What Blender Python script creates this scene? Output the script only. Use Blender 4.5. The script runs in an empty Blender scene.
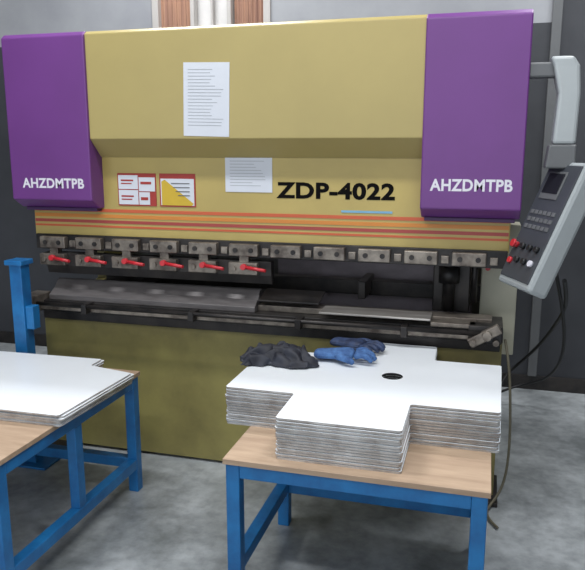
import bpy, bmesh, math, random
from mathutils import Vector, Matrix, noise
random.seed(4)
sc=bpy.context.scene
COL=sc.collection
try: sc.view_settings.view_transform='Standard'
except Exception: pass

def s2l(c):
    c=c/255.0
    return c/12.92 if c<=0.04045 else ((c+0.055)/1.055)**2.4
def rgb(r,g,b): return (s2l(r),s2l(g),s2l(b),1)

def mat(name,col,rough=.5,metal=0,noise=0,nscale=8,col2=None,bump=0,stretch=None,spec=None,detail=6):
    m=bpy.data.materials.new(name); m.use_nodes=True
    nt=m.node_tree; b=nt.nodes['Principled BSDF']
    b.inputs['Base Color'].default_value=col
    b.inputs['Roughness'].default_value=rough
    b.inputs['Metallic'].default_value=metal
    if spec is not None: b.inputs['Specular IOR Level'].default_value=spec
    if noise or col2 or bump:
        tc=nt.nodes.new('ShaderNodeTexCoord'); mp=nt.nodes.new('ShaderNodeMapping')
        if stretch: mp.inputs['Scale'].default_value=stretch
        nz=nt.nodes.new('ShaderNodeTexNoise'); nz.inputs['Scale'].default_value=nscale; nz.inputs['Detail'].default_value=detail
        nz.inputs['Roughness'].default_value=.6
        nt.links.new(tc.outputs['Object'],mp.inputs['Vector']); nt.links.new(mp.outputs['Vector'],nz.inputs['Vector'])
        cr=nt.nodes.new('ShaderNodeValToRGB')
        c2=col2 if col2 else tuple(list(x*(1-noise) for x in col[:3])+[1])
        cr.color_ramp.elements[0].position=.35; cr.color_ramp.elements[0].color=c2
        cr.color_ramp.elements[1].position=.65; cr.color_ramp.elements[1].color=col
        nt.links.new(nz.outputs['Fac'],cr.inputs['Fac']); nt.links.new(cr.outputs['Color'],b.inputs['Base Color'])
        if bump:
            bp=nt.nodes.new('ShaderNodeBump'); bp.inputs['Strength'].default_value=bump; bp.inputs['Distance'].default_value=.01
            nt.links.new(nz.outputs['Fac'],bp.inputs['Height']); nt.links.new(bp.outputs['Normal'],b.inputs['Normal'])
    return m

M={}
M['yel']=mat('yellow_paint',rgb(170,154,98),.36,noise=.1,nscale=1.6,detail=9)
M['yel2']=mat('yellow_paint_ram',rgb(180,160,94),.38,noise=.12,nscale=3,detail=9)
M['olive']=mat('olive_paint',rgb(146,137,80),.5,col2=rgb(112,103,62),nscale=2.2,detail=10)
M['purple']=mat('purple_paint',rgb(106,56,126),.38,noise=.12,nscale=2,detail=9)
M['purple_sh']=mat('purple_shade',rgb(60,28,76),.5,noise=.1)  # cover purple darkened, shade under the covers put into the colour
M['blue']=mat('blue_paint',rgb(28,112,172),.4,col2=rgb(22,90,146),nscale=9)
M['wood']=mat('plywood',rgb(180,156,132),.6,col2=rgb(156,132,110),nscale=3,stretch=(1,7,7))
M['sheet']=mat('white_sheet',rgb(228,233,238),.3,noise=.03,nscale=3)
M['edge']=mat('sheet_edge',rgb(202,199,196),.36,col2=rgb(156,148,142),nscale=14,metal=.3)
M['gap']=mat('sheet_gap',rgb(84,74,66),.8,noise=.2)
M['hole']=mat('hole_shade',rgb(14,14,14),.8,noise=.2)  # near-black wall colour paints the shade inside the sheet hole
M['gapb']=mat('sheet_gap_brown',rgb(132,104,84),.8,noise=.2)
M['steel']=mat('worn_steel',rgb(142,134,124),.36,.5,col2=rgb(84,76,70),nscale=14)
M['die']=mat('die_steel',rgb(112,108,108),.45,.35,col2=rgb(92,88,88),nscale=30,stretch=(.2,1,1))
M['steel_l']=mat('bright_steel',rgb(186,182,176),.3,.6,col2=rgb(140,134,128),nscale=4,stretch=(1,6,6))
M['dark']=mat('dark_steel',rgb(58,54,52),.42,.4,col2=rgb(32,31,32),nscale=9)
M['blk']=mat('black_rubber',rgb(24,24,26),.55,noise=.2)
M['red']=mat('red_handle',rgb(190,40,50),.35,noise=.1)
M['white']=mat('white_paper',rgb(204,208,216),.7,noise=.03)
M['ink']=mat('print_ink',rgb(164,168,174),.7,noise=.1)
M['inkd']=mat('black_ink',rgb(12,10,10),.8,noise=.1,spec=.1)
M['lett']=mat('white_lettering',rgb(215,214,222),.5,noise=.02)
M['redsign']=mat('red_sign',rgb(160,52,46),.5,noise=.1)
M['ysign']=mat('yellow_sign',rgb(200,168,50),.5,noise=.1)
M['s1']=mat('stripe_orange',rgb(196,92,56),.45,noise=.08)
M['s2']=mat('stripe_gold',rgb(204,130,56),.45,noise=.08)
M['s3']=mat('stripe_brown',rgb(160,66,60),.45,noise=.08)
M['sky']=mat('light_blue_label',rgb(120,170,200),.5,noise=.08)
M['pgrey']=mat('pendant_grey',rgb(156,162,164),.4,noise=.05)
M['pdark']=mat('pendant_panel',rgb(62,66,72),.5,noise=.15)
M['screen']=mat('screen_glass',rgb(24,27,32),.5,noise=.1,spec=.3)
M['mid']=mat('mid_grey',rgb(96,98,100),.5,noise=.1)
M['guard']=mat('rear_guard_grey',rgb(150,142,150),.5,col2=rgb(104,96,104),nscale=3,stretch=(.6,1,1))
M['cream']=mat('cream_paint',rgb(180,178,160),.5,noise=.08)
M['rag']=mat('dark_cloth',rgb(44,48,60),.65,col2=rgb(22,24,34),nscale=12)
M['gb']=mat('glove_blue',rgb(78,118,172),.85,col2=rgb(44,74,122),nscale=40,bump=.4)
M['gd']=mat('glove_coating',rgb(52,70,106),.6,col2=rgb(28,38,64),nscale=30,bump=.3)
M['wall']=mat('wall_paint_dark',rgb(64,66,71),.7,col2=rgb(50,52,57),nscale=1.5)
M['wall2']=mat('wall_paint_light',rgb(160,162,166),.7,col2=rgb(142,144,150),nscale=1.5)
M['curtain']=mat('orange_curtain',rgb(172,132,108),.8,col2=rgb(136,102,88),nscale=6,stretch=(6,1,.3))
M['frame']=mat('window_frame',rgb(186,182,178),.5,noise=.05)
M['pane']=mat('window_pane',rgb(216,214,212),.3,noise=.1)
M['ceil']=mat('ceiling_paint',rgb(190,190,188),.8,noise=.05)
M['hose']=mat('hose_yellow',rgb(112,106,88),.5,noise=.2)

# concrete floor
def floor_mat():
    m=bpy.data.materials.new('concrete_floor'); m.use_nodes=True
    nt=m.node_tree; b=nt.nodes['Principled BSDF']; N=nt.nodes; Lk=nt.links
    tc=N.new('ShaderNodeTexCoord')
    n1=N.new('ShaderNodeTexNoise'); n1.inputs['Scale'].default_value=1.9; n1.inputs['Detail'].default_value=10; n1.inputs['Roughness'].default_value=.66
    n2=N.new('ShaderNodeTexNoise'); n2.inputs['Scale'].default_value=18; n2.inputs['Detail'].default_value=8
    Lk.new(tc.outputs['Object'],n1.inputs['Vector']); Lk.new(tc.outputs['Object'],n2.inputs['Vector'])
    r1=N.new('ShaderNodeValToRGB'); e=r1.color_ramp.elements
    e[0].position=.36; e[0].color=rgb(116,121,123); e[1].position=.6; e[1].color=rgb(174,179,182)
    r2=N.new('ShaderNodeValToRGB'); e=r2.color_ramp.elements
    e[0].position=.3; e[0].color=(.6,.6,.6,1); e[1].position=.6; e[1].color=(1,1,1,1)
    Lk.new(n1.outputs['Fac'],r1.inputs['Fac']); Lk.new(n2.outputs['Fac'],r2.inputs['Fac'])
    mx=N.new('ShaderNodeMixRGB'); mx.blend_type='MULTIPLY'; mx.inputs['Fac'].default_value=.6
    Lk.new(r1.outputs['Color'],mx.inputs['Color1']); Lk.new(r2.outputs['Color'],mx.inputs['Color2'])
    Lk.new(mx.outputs['Color'],b.inputs['Base Color'])
    rr=N.new('ShaderNodeMapRange'); rr.inputs['To Min'].default_value=.22; rr.inputs['To Max'].default_value=.5
    Lk.new(n1.outputs['Fac'],rr.inputs['Value']); Lk.new(rr.outputs['Result'],b.inputs['Roughness'])
    return m
M['floor']=floor_mat()

def link(o,parent=None):
    if o.name not in COL.objects: COL.objects.link(o)
    if parent: o.parent=parent
    return o
def empty(name,loc=(0,0,0)):
    o=bpy.data.objects.new(name,None); o.location=loc; COL.objects.link(o); return o
def fin(bm,name,m,parent,smooth=False):
    me=bpy.data.meshes.new(name); bm.normal_update(); bm.to_mesh(me); bm.free()
    if isinstance(m,(list,tuple)):
        for q in m: me.materials.append(q)
    else: me.materials.append(m)
    if smooth:
        for p in me.polygons: p.use_smooth=True
    o=bpy.data.objects.new(name,me); link(o,parent); return o
def addbox(bm,x0,x1,y0,y1,z0,z1,mi=0):
    vs=[bm.verts.new(p) for p in [(x0,y0,z0),(x1,y0,z0),(x1,y1,z0),(x0,y1,z0),(x0,y0,z1),(x1,y0,z1),(x1,y1,z1),(x0,y1,z1)]]
    for f in [(0,3,2,1),(4,5,6,7),(0,1,5,4),(1,2,6,5),(2,3,7,6),(3,0,4,7)]:
        fc=bm.faces.new([vs[i] for i in f]); fc.material_index=mi
    return vs
def boxes(name,bl,m,parent,bevel=.003,seg=2):
    bm=bmesh.new()
    for b in bl: addbox(bm,*b)
    o=fin(bm,name,m,parent)
    if bevel:
        md=o.modifiers.new('b','BEVEL'); md.width=bevel; md.segments=seg; md.limit_method='ANGLE'
    return o
def prism_x(name,prof,x0,x1,m,parent,bevel=.004):
    bm=bmesh.new()
    a=[bm.verts.new((x0,y,z)) for y,z in prof]; b=[bm.verts.new((x1,y,z)) for y,z in prof]
    n=len(prof)
    bm.faces.new(a); bm.faces.new(b[::-1])
    for i in range(n): bm.faces.new([a[i],b[i],b[(i+1)%n],a[(i+1)%n]])
    bmesh.ops.recalc_face_normals(bm,faces=bm.faces)
    o=fin(bm,name,m,parent)
    if bevel:
        md=o.modifiers.new('b','BEVEL'); md.width=bevel; md.segments=2; md.limit_method='ANGLE'
    return o
def addcyl(bm,p,q,r1,r2=None,seg=20,mi=0):
    p=Vector(p);q=Vector(q); r2=r1 if r2 is None else r2
    d=q-p; rot=d.to_track_quat('Z','Y').to_matrix().to_4x4()
    Mx=Matrix.Translation((p+q)/2)@rot
    bmesh.ops.create_cone(bm,cap_ends=True,segments=seg,radius1=r1,radius2=r2,depth=d.length,matrix=Mx)
def cyls(name,cl,m,parent):
    bm=bmesh.new()
    for c in cl: addcyl(bm,*c)
    o=fin(bm,name,m,parent)
    for p in o.data.polygons: p.use_smooth=len(p.vertices)==4
    return o
def tube(name,pts,r,m,parent=None):
    cu=bpy.data.curves.new(name,'CURVE'); cu.dimensions='3D'; cu.bevel_depth=r; cu.bevel_resolution=3; cu.resolution_u=10; cu.use_fill_caps=True
    sp=cu.splines.new('NURBS'); sp.points.add(len(pts)-1)
    for i,p in enumerate(pts): sp.points[i].co=(*p,1)
    sp.order_u=min(4,len(pts)); sp.use_endpoint_u=True
    cu.materials.append(m)
    o=bpy.data.objects.new(name+'_c',cu); COL.objects.link(o)
    dg=bpy.context.evaluated_depsgraph_get(); me=bpy.data.meshes.new_from_object(o.evaluated_get(dg))
    bpy.data.objects.remove(o); n=bpy.data.objects.new(name,me)
    for p in me.polygons: p.use_smooth=True
    return link(n,parent)
def text(name,s,x0,x1,z0,z1,y,m,parent,off=.004,th=.002):
    cu=bpy.data.curves.new(name,'FONT'); cu.body=s; cu.size=.2; cu.extrude=.01; cu.offset=off; cu.resolution_u=4; cu.space_character=1.06
    o=bpy.data.objects.new(name+'_c',cu); COL.objects.link(o)
    dg=bpy.context.evaluated_depsgraph_get(); dg.update(); me=bpy.data.meshes.new_from_object(o.evaluated_get(dg))
    bpy.data.objects.remove(o)
    xs=[v.co.x for v in me.vertices]; ys=[v.co.y for v in me.vertices]; zs=[v.co.z for v in me.vertices]
    for v in me.vertices:
        a=(v.co.x-min(xs))/(max(xs)-min(xs)); b=(v.co.y-min(ys))/(max(ys)-min(ys)); c=(v.co.z-min(zs))/(max(zs)-min(zs))
        v.co=(x0+a*(x1-x0), y-c*th, z0+b*(z1-z0))
    me.materials.clear(); me.materials.append(m)
    n=bpy.data.objects.new(name,me); return link(n,parent)

# ---------------------------------------------------------------- room
XL,XR,YF,YB,ZC=-5.2,2.6,-6.0,1.75,4.2
boxes('floor',[(XL-.1,XR+.1,YF,YB+.1,-.1,0)],M['floor'],None,0)
boxes('ceiling',[(XL-.1,XR+.1,YF,YB+.1,ZC,ZC+.1)],M['ceil'],None,0)
WX0,WX1,WZ0,WZ1=-2.42,-1.52,1.9,3.0
XS,ZS=.36,2.42
bm=bmesh.new()
addbox(bm,XL,XR,YB,YB+.1,0,WZ0)
addbox(bm,XL,WX0,YB,YB+.1,WZ0,ZS); addbox(bm,WX1,XR,YB,YB+.1,WZ0,ZS)
addbox(bm,XS,XR,YB,YB+.1,ZS,ZC)
addbox(bm,XL,WX0,YB,YB+.1,ZS,ZC,1); addbox(bm,WX1,XS,YB,YB+.1,ZS,ZC,1); addbox(bm,WX0,WX1,YB,YB+.1,WZ1,ZC,1)
fin(bm,'wall_back',[M['wall'],M['wall2']],None)
boxes('wall_left',[(XL-.1,XL,YF,YB+.1,0,ZC)],M['wall'],None,0)
boxes('wall_right',[(XR,XR+.1,YF,YB+.1,0,ZC)],M['wall'],None,0)
boxes('baseboard_back',[(XL,XR,YB-.015,YB,0,.1)],M['dark'],None,.002)
boxes('trim_1',[(XS-.03,XS+.03,YB-.03,YB,.1,ZC)],M['mid'],None,.004)
win=empty('window_1')
boxes('frame',[(WX0,WX1,YB-.02,YB+.06,WZ0,WZ0+.05),(WX0,WX1,YB-.02,YB+.06,WZ1-.05,WZ1),(WX0,WX0+.05,YB-.02,YB+.06,WZ0,WZ1),(WX1-.05,WX1,YB-.02,YB+.06,WZ0,WZ1),(-2.12,-2.09,YB-.02,YB+.05,WZ0,WZ1),(-1.84,-1.81,YB-.02,YB+.05,WZ0,WZ1),(-2.12,-1.81,YB,YB+.05,2.46,2.48),(-1.97,-1.955,YB,YB+.05,WZ0,WZ1)],M['frame'],win)
boxes('pane',[(WX0,WX1,YB+.065,YB+.08,WZ0,WZ1)],M['pane'],win,0)
def curtain(nm,x0,x1):
    bm=bmesh.new(); n=60; rows=[]
    for k in range(2):
        z=(WZ0+.05,WZ1-.05)[k]
        rows.append([bm.verts.new((x0+(x1-x0)*i/n, YB+.03+.006*math.sin(i*.7),z)) for i in range(n+1)])
    for i in range(n): bm.faces.new([rows[0][i],rows[0][i+1],rows[1][i+1],rows[1][i]])
    fin(bm,nm,M['curtain'],win,True)
curtain('curtain_a',WX0+.05,-2.13); curtain('curtain_b',-1.80,WX1-.05)

# ---------------------------------------------------------------- press brake
pb=empty('press_brake',(0,0,0))
XA,XB=-2.38,.14
prism_x('upper_hood',[(.0,2.185),(.02,2.2),(.42,2.2),(.42,1.60),(.095,1.60),(.0,1.69)],-1.925,-.27,M['yel'],pb)
for nm,a,b in (('side_cover_a',XA,-1.915),('side_cover_b',-.285,XB)):
    prism_x(nm,[(-.015,2.18),(.01,2.2),(.45,2.2),(.45,1.34),(.06,1.34),(-.015,1.385)],a,b,M['purple'],pb,.006)
boxes('cover_underside',[(XA+.03,-1.93,.05,.4,1.325,1.342),(-.27,XB-.02,.05,.4,1.325,1.342)],M['purple_sh'],pb,.002)
boxes('ram_plate',[(-2.34,.105,.1,.16,1.185,1.66)],M['yel2'],pb,.003)
boxes('ram_body',[(-2.30,.06,.16,.42,1.22,1.7)],M['olive'],pb,.003)
for i,(z0,z1,k) in enumerate([(1.318,1.334,'s1'),(1.288,1.306,'s2'),(1.260,1.276,'s3'),(1.238,1.248,'s1')]):
    boxes('stripe_%d'%(i+1),[(-2.335,.10,.0975,.101,z0,z1)],M[k],pb,0)
text('lettering_model','ZDP-4022',-.98,-.41,1.408,1.487,.099,M['inkd'],pb,.0075,.0006)
text('lettering_left','AHZDMTPB',-2.315,-1.955,1.445,1.495,-.0145,M['lett'],pb,.006,.0008)
text('lettering_right','AHZDMTPB',-.245,.10,1.463,1.515,-.0145,M['lett'],pb,.006,.0008)
boxes('small_label',[(-.66,-.42,.0975,.101,1.348,1.358)],M['sky'],pb,0)
boxes('warning_sign_red',[(-1.83,-1.615,.0965,.1005,1.355,1.52)],M['redsign'],pb,0)
boxes('warning_sign_red_fields',[(-1.825,-1.715,.095,.0975,1.362,1.435),(-1.825,-1.715,.095,.0975,1.44,1.51),(-1.71,-1.62,.095,.0975,1.43,1.50),(-1.71,-1.65,.095,.0975,1.362,1.425)],M['white'],pb,0)
boxes('warning_sign_red_marks',[(-1.81,-1.74,.094,.0955,1.40,1.408),(-1.81,-1.75,.094,.0955,1.385,1.391),(-1.81,-1.74,.094,.0955,1.48,1.488),(-1.81,-1.75,.094,.0955,1.465,1.471),(-1.70,-1.64,.094,.0955,1.465,1.478),(-1.70,-1.66,.094,.0955,1.385,1.40)],M['redsign'],pb,0)
boxes('warning_sign_yellow',[(-1.595,-1.40,.0965,.1005,1.355,1.52)],M['redsign'],pb,0)
boxes('warning_sign_yellow_field',[(-1.588,-1.407,.095,.0975,1.362,1.495)],M['white'],pb,0)
bm=bmesh.new(); v=[bm.verts.new(p) for p in [(-1.583,.0945,1.362),(-1.42,.0945,1.362),(-1.41,.0945,1.372),(-1.565,.0945,1.49),(-1.583,.0945,1.48)]]; bm.faces.new(v)
fin(bm,'warning_sign_yellow_patch',M['ysign'],pb)
boxes('warning_sign_yellow_lines',[(-1.53+i*.012,-1.43,.093,.0945,1.47-i*.02,1.474-i*.02) for i in range(4)],M['mid'],pb,0)

boxes('clamp_rail',[(-2.33,.10,.085,.16,1.115,1.195)],M['dark'],pb,.003)
cl=[];bolts=[];mid=[]
for i in range(11):
    x=-2.285+i*.2145
    cl.append((x,x+.15,.05,.09,1.125,1.185))
    mid.append((x+.165,x+.20,.07,.09,1.13,1.165))
    for dx in (.035,.115): bolts.append(((x+dx,.052,1.155),(x+dx,.044,1.155),.012,.012,12))
boxes('upper_clamps',cl,M['steel'],pb,.004)
boxes('clamp_wedges',mid,M['steel'],pb,.003)
cyls('clamp_bolts',bolts,M['dark'],pb)
cl=[];hb=[];kn=[]
for i in range(6):
    x=-2.285+i*.2145
    cl.append((x,x+.15,.04,.10,1.035,1.095))
    cl.append((x+.05,x+.10,.06,.10,1.09,1.13))
    hb.append(((x+.09,.03,1.075),(x+.205,.0,1.068),.010,.008,12))
    hb.append(((x+.085,.045,1.075),(x+.085,.015,1.078),.016,.014,14))
    kn.append(((x+.03,.041,1.065),(x+.03,.030,1.065),.012,.012,10))
boxes('lower_clamps',cl,M['steel'],pb,.004)
cyls('clamp_levers',hb,M['red'],pb)
cyls('clamp_knobs',kn,M['steel'],pb)
prism_x('upper_punch',[(.07,1.10),(.12,1.10),(.12,1.03),(.10,.985),(.09,.985),(.075,1.03)],-2.27,-1.0,M['dark'],pb,.002)

# bed
boxes('bed_plate',[(-2.31,.10,.08,.15,.015,.80)],M['olive'],pb,.003)
boxes('bed_top_strip',[(-2.30,.09,.06,.082,.735,.786)],M['dark'],pb,.003)
boxes('bed_foot',[(-2.33,-2.15,.0,.3,0,.02),(-.06,.12,.0,.3,0,.02)],M['dark'],pb,.002)
boxes('bed_table',[(-2.32,.10,.03,.30,.785,.845)],M['dark'],pb,.004)
boxes('bed_lip',[(-2.30,.08,.0,.04,.80,.828)],M['steel'],pb,.003)
cyls('front_rail',[((-2.28,-.03,.838),(.04,-.03,.838),.011,.011,14)],M['dark'],pb)
boxes('rail_brackets',[(x,x+.03,-.045,.04,.80,.85) for x in (-2.0,-1.4,-.85,-.35)],M['dark'],pb,.003)
prism_x('lower_die',[(.05,.845),(.20,.845),(.20,.90),(.165,.945),(.155,.93),(.145,.945),(.10,.90),(.05,.872)],-2.25,-1.08,M['die'],pb,.002)
boxes('die_rail',[(-1.08,.05,.10,.20,.845,.875)],M['steel'],pb,.003)
boxes('bed_scrap_plate',[(-.74,-.22,-.01,.13,.876,.886)],M['steel_l'],pb,.002)
boxes('bed_cover_plate',[(-.22,-.02,.0,.16,.85,.87)],M['steel'],pb,.003)
prism_x('oily_sheet',[(.07,.90),(.22,.93),(.22,.938),(.07,.908)],-1.07,-.76,M['dark'],pb,.002)
boxes('end_bracket_left',[(-2.36,-2.27,-.06,.10,.79,.88),(-2.34,-2.29,-.08,-.05,.75,.84)],M['steel'],pb,.006)
cyls('end_bracket_left_bolts',[((-2.315,-.07,.86),(-2.315,-.095,.86),.02,.018,14),((-2.315,-.078,.79),(-2.315,-.10,.79),.016,.016,14)],M['steel_l'],pb)
def rotbox(name,c,sx,sy,sz,eul,m,parent,bevel=.004):
    bm=bmesh.new(); addbox(bm,-sx/2,sx/2,-sy/2,sy/2,-sz/2,sz/2)
    o=fin(bm,name,m,parent); o.location=c; o.rotation_euler=eul
    md=o.modifiers.new('b','BEVEL'); md.width=bevel; md.segments=2
    return o
rotbox('end_bracket_right_a',(.02,-.03,.83),.15,.03,.045,(0,math.radians(-32),0),M['steel'],pb)
boxes('end_bracket_right',[(-.05,.095,-.015,.06,.79,.87)],M['dark'],pb,.004)
cyls('end_bracket_right_bolts',[((.03,-.045,.835),(.03,-.065,.835),.022,.02,14),((.07,-.012,.80),(.07,-.035,.80),.014,.014,12),((-.03,-.045,.80),(-.03,-.062,.80),.014,.014,12)],M['steel'],pb)

def cframe(nm,x0,x1):
    prof=[(.15,0),(1.15,0),(1.15,2.1),(.42,2.1),(.42,1.3),(.62,1.22),(.62,.86),(.30,.78),(.15,.78)]
    prism_x(nm,prof,x0,x1,M['olive'],pb,.003)
cframe('frame_side_a',-2.30,-2.24); cframe('frame_side_b',.03,.09)
boxes('rear_panel',[(-2.24,.03,.95,.97,.0,1.6)],M['mid'],pb,0)
boxes('rear_guard',[(-1.15,-.05,.68,.69,.7,1.3)],M['guard'],pb,.002)
boxes('back_gauge',[(-2.2,.0,.55,.62,.86,.94),(-1.9,-1.84,.35,.62,.88,.98),(-.62,-.58,.35,.62,.88,.97)],M['dark'],pb,.004)
boxes('cylinder_housing',[(-.24,-.06,.36,.5,.84,1.24)],M['dark'],pb,.006)
cyls('hydraulic_cylinder',[((-.16,.30,.86),(-.16,.30,1.2),.03,.03,20),((-.16,.30,1.0),(-.16,.30,1.08),.05,.05,20),((-.04,.33,.9),(-.04,.33,1.2),.015,.015,12)],M['dark'],pb)
boxes('junction_box',[(-.01,.165,.42,.56,.62,1.28)],M['cream'],pb,.006)
cyls('junction_box_buttons',[((.02,.42,1.12),(.02,.405,1.12),.012,.012,12),((.02,.42,1.06),(.02,.405,1.06),.012,.012,12)],M['red'],pb)
boxes('top_motor_block',[(-1.6,-.7,.5,.9,2.05,2.12)],M['dark'],pb,.01)

# ---------------------------------------------------------------- notices
def notice(nm,x0,x1,z0,z1,y,ang,rows):
    e=empty(nm,((x0+x1)/2,y,(z0+z1)/2)); e.rotation_euler=(0,math.radians(ang),0)
    w=(x1-x0)/2;h=(z1-z0)/2
    boxes('paper',[(-w,w,-.0015,.0,-h,h)],M['white'],e,0)
    bl=[]
    for i in range(rows):
        z=h*.82-i*(h*1.6/rows)
        bl.append((-w*.8,-w*.8+w*random.uniform(.9,1.6),-.0022,-.0014,z-h*.3/rows,z))
    boxes('printed_lines',bl,M['ink'],e,0)
notice('notice_paper',-1.405,-1.175,1.70,2.035,-.0005,1.5,18)
notice('notice_paper',-1.24,-1.0,1.435,1.60,.0985,0,9)

# ---------------------------------------------------------------- control pendant
cp=empty('control_pendant',(0,0,0))
boxes('support_arm',[(.135,.25,.0,.07,1.93,1.99)],M['mid'],cp,.008)
def loft(nm,rings,m,par,bevel=.01):
    bm=bmesh.new(); R=[]
    for (cx,cy,z,sx,sy) in rings:
        R.append([bm.verts.new((cx+a*sx,cy+b*sy,z)) for a,b in ((-1,-1),(1,-1),(1,1),(-1,1))])
    for i in range(len(R)-1):
        for j in range(4): bm.faces.new([R[i][j],R[i][(j+1)%4],R[i+1][(j+1)%4],R[i+1][j]])
    bm.faces.new(R[0][::-1]); bm.faces.new(R[-1]); bmesh.ops.recalc_face_normals(bm,faces=bm.faces)
    o=fin(bm,nm,m,par); md=o.modifiers.new('b','BEVEL'); md.width=bevel; md.segments=3; return o
loft('column',[(.285,-.03,1.66,.045,.05),(.295,-.0,1.86,.042,.05),(.28,.03,1.97,.05,.06),(.26,.035,2.01,.045,.06)],M['pgrey'],cp,.014)
loft('swivel_collar',[(.275,-.04,1.565,.058,.06),(.28,-.04,1.66,.052,.056)],M['mid'],cp,.008)
yaw=math.radians(-66); tilt=math.radians(-23)
H=empty('pendant_box',(.25,-.11,1.34)); H.parent=cp
H.rotation_euler=(tilt,0,yaw)   # local -Y is the operator face
def hb_(nm,bl,m,bev=.004): return boxes(nm,bl,m,H,bev)
hb_('housing',[(-.14,.14,-.04,.05,-.29,.26)],M['pgrey'],.016)
hb_('fascia',[(-.122,.122,-.046,-.038,-.26,.24)],M['pdark'],.003)
hb_('display',[(-.09,.05,-.051,-.045,.09,.21)],M['mid'],.003)
hb_('display_screen',[(-.08,.04,-.054,-.050,.115,.20)],M['screen'],.001)
keys=[]
for i in range(6):
    for j in range(3):
        keys.append((-.10+i*.034,-.076+i*.034,-.051,-.045,.04-j*.032-.018,.04-j*.032))
hb_('keypad',keys,M['mid'],.002)
cyls('emergency_stop',[((-.085,-.045,-.12),(-.085,-.065,-.12),.012,.012,16),((-.085,-.065,-.12),(-.085,-.075,-.12),.018,.016,20)],M['red'],H)
cyls('selector_knobs',[((x,-.045,z),(x,-.062,z),.013,.012,16) for x,z in ((-.03,-.12),(.03,-.12),(.085,-.12),(-.03,-.18),(.03,-.18))],M['blk'],H)
cyls('push_buttons',[((-.085,-.045,-.19),(-.085,-.058,-.19),.013,.013,16)],M['red'],H)
cyls('push_button_light',[((.085,-.045,-.18),(.085,-.058,-.18),.013,.013,16)],M['lett'],H)

# ---------------------------------------------------------------- tables
def table(nm,x0,x1,y0,y1,h,lowrail=.14,t=.05,mids=()):
    e=empty(nm,(0,0,0))
    boxes('top_board',[(x0,x1,y0,y1,h-.02,h)],M['wood'],e,.002)
    a=h-.0205
    X0,X1,Y0,Y1=x0+.008,x1-.008,y0+.008,y1-.008
    s=.0015
    lg=[(X0,X0+t,Y0,Y0+t,0,a),(X1-t,X1,Y0,Y0+t,0,a),(X0,X0+t,Y1-t,Y1,0,a),(X1-t,X1,Y1-t,Y1,0,a)]
    boxes('legs',lg,M['blue'],e,.004)
    bl=[(X0+t,X1-t,Y0+s,Y0+t-s,a-t,a),(X0+t,X1-t,Y1-t+s,Y1-s,a-t,a),(X0+s,X0+t-s,Y0+t,Y1-t,a-t,a),(X1-t+s,X1-s,Y0+t,Y1-t,a-t,a)]
    boxes('apron_rails',bl,M['blue'],e,.003)
    if mids: boxes('middle_posts',[(X1-t+s*2,X1-s*2,m_,m_+t,lowrail+t,a-t) for m_ in mids],M['blue'],e,.003)
    lr=[(X0+s,X0+t-s,Y0+t,Y1-t,lowrail,lowrail+t),(X1-t+s,X1-s,Y0+t,Y1-t,lowrail,lowrail+t),(X0+t,X1-t,Y1-t+s,Y1-s,lowrail,lowrail+t)]
    boxes('lower_rails',lr,M['blue'],e,.003)
    return e
table('work_table',-.83,.06,-1.04,-.36,.6,lowrail=.16)
table('work_table',-2.75,-1.555,-1.28,-.26,.6,lowrail=.12,mids=(-.80,))

# ---------------------------------------------------------------- sheet stacks
def rr(pts,r=.012):
    out=[];m=len(pts)
    for i in range(m):
        p0=Vector(pts[i-1]);p1=Vector(pts[i]);p2=Vector(pts[(i+1)%m])
        out.append(tuple(p1+(p0-p1).normalized()*r)); out.append(tuple(p1+(p2-p1).normalized()*r))
    return out
def inset(pts,dd):
    r=[];m=len(pts)
    for i in range(m):
        p0=Vector(pts[i-1]);p1=Vector(pts[i]);p2=Vector(pts[(i+1)%m])
        d1=(p1-p0).normalized();d2=(p2-p1).normalized()
        b=Vector((-d1.y,d1.x))+Vector((-d2.y,d2.x)); b=b/max(.3,b.length_squared)*2
        r.append(tuple(p1+b*dd))
    return r
def slab(outline,hole,off,za,th):
    cu=bpy.data.curves.new('l','CURVE'); cu.dimensions='2D'; cu.fill_mode='BOTH'; cu.extrude=th/2
    sp=cu.splines.new('POLY'); sp.points.add(len(outline)-1)
    for i,p in enumerate(outline): sp.points[i].co=(p[0],p[1],0,1)
    sp.use_cyclic_u=True
    if hole:
        sp=cu.splines.new('POLY'); sp.points.add(31)
        for i in range(32):
            a=-2*math.pi*i/32; r=hole[2]
            sp.points[i].co=(hole[0]+r*math.cos(a),hole[1]+r*math.sin(a),0,1)
        sp.use_cyclic_u=True
    o=bpy.data.objects.new('l',cu); COL.objects.link(o)
    dg=bpy.context.evaluated_depsgraph_get(); me=bpy.data.meshes.new_from_object(o.evaluated_get(dg))
    bpy.data.objects.remove(o)
    me.transform(Matrix.Translation((off[0],off[1],za+th/2)))
    return me
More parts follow.
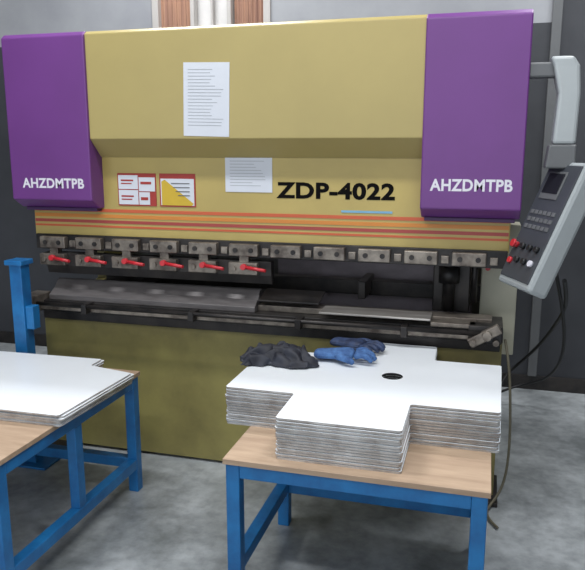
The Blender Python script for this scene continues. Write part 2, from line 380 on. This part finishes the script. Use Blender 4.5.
def sheetstack(nm,outline,z0,n,pitch,hole=None,jit=.003,gap='gap',rot=0):
    e=empty(nm,(0,0,0))
    bm=bmesh.new()
    for k in range(n):
        o=(random.uniform(-jit,jit),random.uniform(-jit,jit))
        hk=(hole[0]-o[0],hole[1]-o[1],hole[2]) if hole else None
        bm.from_mesh(slab(outline,hk,o,z0+k*pitch,pitch*.70))
    bm.normal_update()
    for f in bm.faces:
        f.material_index=0 if abs(f.normal.z)>.5 else 1
        if hole and f.material_index==1:
            c=f.calc_center_median()
            if math.hypot(c.x-hole[0],c.y-hole[1])<hole[2]+.012: f.material_index=2
    fin(bm,'sheets',[M['sheet'],M['edge'],M['hole']],e)
    h2=(hole[0],hole[1],hole[2]+.001) if hole else None
    bm=bmesh.new(); bm.from_mesh(slab(inset(outline,.004+jit),h2,(0,0),z0+.001,(n-1)*pitch))
    bm.normal_update()
    if hole:
        for f in bm.faces:
            c=f.calc_center_median()
            if abs(f.normal.z)<.5 and math.hypot(c.x-hole[0],c.y-hole[1])<hole[2]+.012: f.material_index=1
    fin(bm,'gap_core',[M[gap],M['hole']],e)  # single inset core, darker than the sheets, visible in their gaps
    return e
cross=[(-.655,-.99),(-.225,-.99),(-.225,-.74),(.085,-.74),(.095,-.19),(-.18,-.19),(-.185,.02),(-.60,.02),(-.60,-.22),(-.93,-.22),(-.93,-.745),(-.655,-.745)]
NS=14
sheetstack('sheet_metal_stack',rr(cross,.008),.6,NS,.0108,hole=(-.33,-.445,.042),jit=.0035)
ls=[(-2.65,-1.0),(-1.81,-.955),(-1.52,-.95),(-1.50,-.42),(-1.74,-.37),(-1.74,-.27),(-2.65,-.30)]
sheetstack('sheet_metal_stack',rr(ls,.008),.6,6,.0085,jit=.009,gap='gapb')

# ---------------------------------------------------------------- blue post stand
st=empty('steel_stand')
boxes('post',[(-2.295,-2.225,-.20,-.13,.01,1.07)],M['blue'],st,.004)
boxes('cap_rail',[(-2.31,-2.21,-.215,-.115,1.07,1.095)],M['blue'],st,.004)
boxes('base_plate',[(-2.38,-2.14,-.245,-.05,0,.012)],M['blue'],st,.003)
boxes('bracket',[(-2.225,-2.18,-.19,-.135,.74,.86)],M['blue'],st,.004)

# ---------------------------------------------------------------- gloves and rag
def glove(nm,loc,rz,m1,m2,flip=1,sc_=1.0,rx=0,ry=0):
    e=empty(nm,loc); e.rotation_euler=(rx,ry,rz); e.scale=(sc_,sc_,sc_)
    def chain(name,pts,rad,m):
        me=bpy.data.meshes.new(name); me.from_pydata([tuple(p) for p in pts],[(i,i+1) for i in range(len(pts)-1)],[])
        o=bpy.data.objects.new(name,me); link(o,e)
        o.modifiers.new('s','SKIN')
        if not me.skin_vertices:
            bm=bmesh.new(); bm.from_mesh(me); bm.verts.layers.skin.verify(); bm.to_mesh(me); bm.free()
        for i,v in enumerate(me.skin_vertices[0].data):
            r=rad[i]; v.radius=r if isinstance(r,tuple) else (r,r)
        me.skin_vertices[0].data[0].use_root=True
        sb=o.modifiers.new('u','SUBSURF'); sb.levels=2; sb.render_levels=2
        me.materials.append(m); return o
    chain('palm_and_cuff',[(-.10,0,.022),(-.06,0,.024),(-.02,0,.026),(.02,0,.03),(.055,0,.028)],[(.046,.018),(.038,.018),(.042,.020),(.047,.022),(.043,.018)],m1)
    L=[.07,.08,.075,.058]
    for i in range(4):
        y=(.034-.0225*i)*flip; a=(.14-.09*i)*flip
        x=.05; l=L[i]
        p=[(x,y,.028),(x+l*.45*math.cos(a),y+l*.45*math.sin(a),.036),(x+l*.8*math.cos(a),y+l*.8*math.sin(a),.028),(x+l*.98*math.cos(a),y+l*.98*math.sin(a),.014)]
        chain('finger_%d'%(i+1),p,[.0115,.011,.0105,.009],m2)
    chain('thumb',[(-.015,.03*flip,.025),(.015,.055*flip,.028),(.04,.068*flip,.024),(.058,.072*flip,.014)],[.014,.0135,.012,.01],m2)
    return e
ZT=.6+(NS-1)*.0108+.0108*.70
glove('work_glove',(-.572,-.30,ZT),math.radians(4),M['gb'],M['gb'],-1,1.2)
glove('work_glove',(-.55,-.13,ZT),math.radians(-20),M['gd'],M['gd'],1,1.15)
def rag(nm,c,rz):
    bm=bmesh.new(); nx,ny=110,70; rows=[]
    ca,sa=math.cos(rz),math.sin(rz)
    for j in range(ny+1):
        row=[]
        for i in range(nx+1):
            u=i/nx; v=j/ny
            wob=1+.3*noise.noise(Vector((u*2.5,v*2.5,4)))
            x=(u-.5)*.30*wob; y=(v-.5)*.25*wob*(1-.5*(1-u)**2)+.02*math.sin(u*5)
            x+=.02*noise.noise(Vector((u*7,v*7,3))); y+=.02*noise.noise(Vector((u*7,v*7,13)))
            fold=.5+.5*math.sin(v*14+u*4+3.5*noise.noise(Vector((u*3,v*3,9))))
            z=.006+.026*fold+.04*abs(noise.noise(Vector((u*5,v*5,1))))+.025*math.exp(-((u-.65)**2+(v-.5)**2)/.07)
            edge=min(u,1-u,v,1-v)
            z=z*min(1,.12+edge*7)+.003
            row.append(bm.verts.new((c[0]+x*ca-y*sa,c[1]+x*sa+y*ca,c[2]+z)))
        rows.append(row)
    for j in range(ny):
        for i in range(nx): bm.faces.new([rows[j][i],rows[j][i+1],rows[j+1][i+1],rows[j+1][i]])
    o=fin(bm,nm,M['rag'],None,True)
    md=o.modifiers.new('t','SOLIDIFY'); md.thickness=.003; md.offset=1
    return o
rag('cleaning_rag',(-.835,-.375,ZT),math.radians(28))

# ---------------------------------------------------------------- cables
tube('power_cable',[(.33,-.05,1.10),(.38,.2,.95),(.40,.6,.8),(.36,1.0,.55),(.25,1.2,.35),(.15,1.2,.25),(.12,1.0,.2)],.009,M['blk'])
tube('power_cable',[(.30,.0,1.12),(.42,.5,.75),(.46,.9,.45),(.40,1.3,.2),(.25,1.45,.12),(.12,1.3,.1)],.008,M['blk'])
tube('hydraulic_hose',[(.11,.05,.80),(.135,.0,.7),(.15,.0,.5),(.16,.02,.3),(.15,.05,.1),(.10,.02,.012),(.05,-.1,.012),(.12,-.2,.012)],.006,M['hose'])

# ---------------------------------------------------------------- lights
em=bpy.data.materials.new('added_lamp_tube'); em.use_nodes=True
nb=em.node_tree.nodes['Principled BSDF']; nb.inputs['Emission Color'].default_value=(1,1,1,1); nb.inputs['Emission Strength'].default_value=6
for k,(x,y) in enumerate([(-2.2,-1.2),(0.2,-1.2),(-1.0,-3.4),(.9,.9),(-2.0,.9)]):  # unseen ceiling lamps, added to light the room and sheets from above
    e=empty('added_ceiling_lamp',(x,y,0))
    boxes('housing',[(-.65,.65,-.1,.1,4.12,4.2)],M['frame'],e,.005)
    cyls('tube',[((-.6,0,4.10),(.6,0,4.10),.02,.02,12)],em,e)
    l=bpy.data.lights.new('added_lamp_light','AREA'); l.shape='RECTANGLE'; l.size=1.2; l.size_y=.25; l.energy=58; l.color=(.97,.985,1)
    o=bpy.data.objects.new('added_lamp_light',l); COL.objects.link(o); o.parent=e; o.location=(0,0,4.05)
w=bpy.data.worlds.new('world'); sc.world=w; w.use_nodes=True
bg=w.node_tree.nodes['Background']; bg.inputs[0].default_value=(.87,.93,1,1); bg.inputs[1].default_value=1.5

# ---------------------------------------------------------------- camera
cd=bpy.data.cameras.new('camera'); cam=bpy.data.objects.new('camera',cd); COL.objects.link(cam)
cd.sensor_fit='HORIZONTAL'; cd.sensor_width=36; cd.lens=36*690/585
ps=math.radians(15.7); th=math.radians(11.3)
cam.location=(0,-3.1,1.65)
cam.rotation_euler=(math.pi/2-th,0,ps)
sc.camera=cam
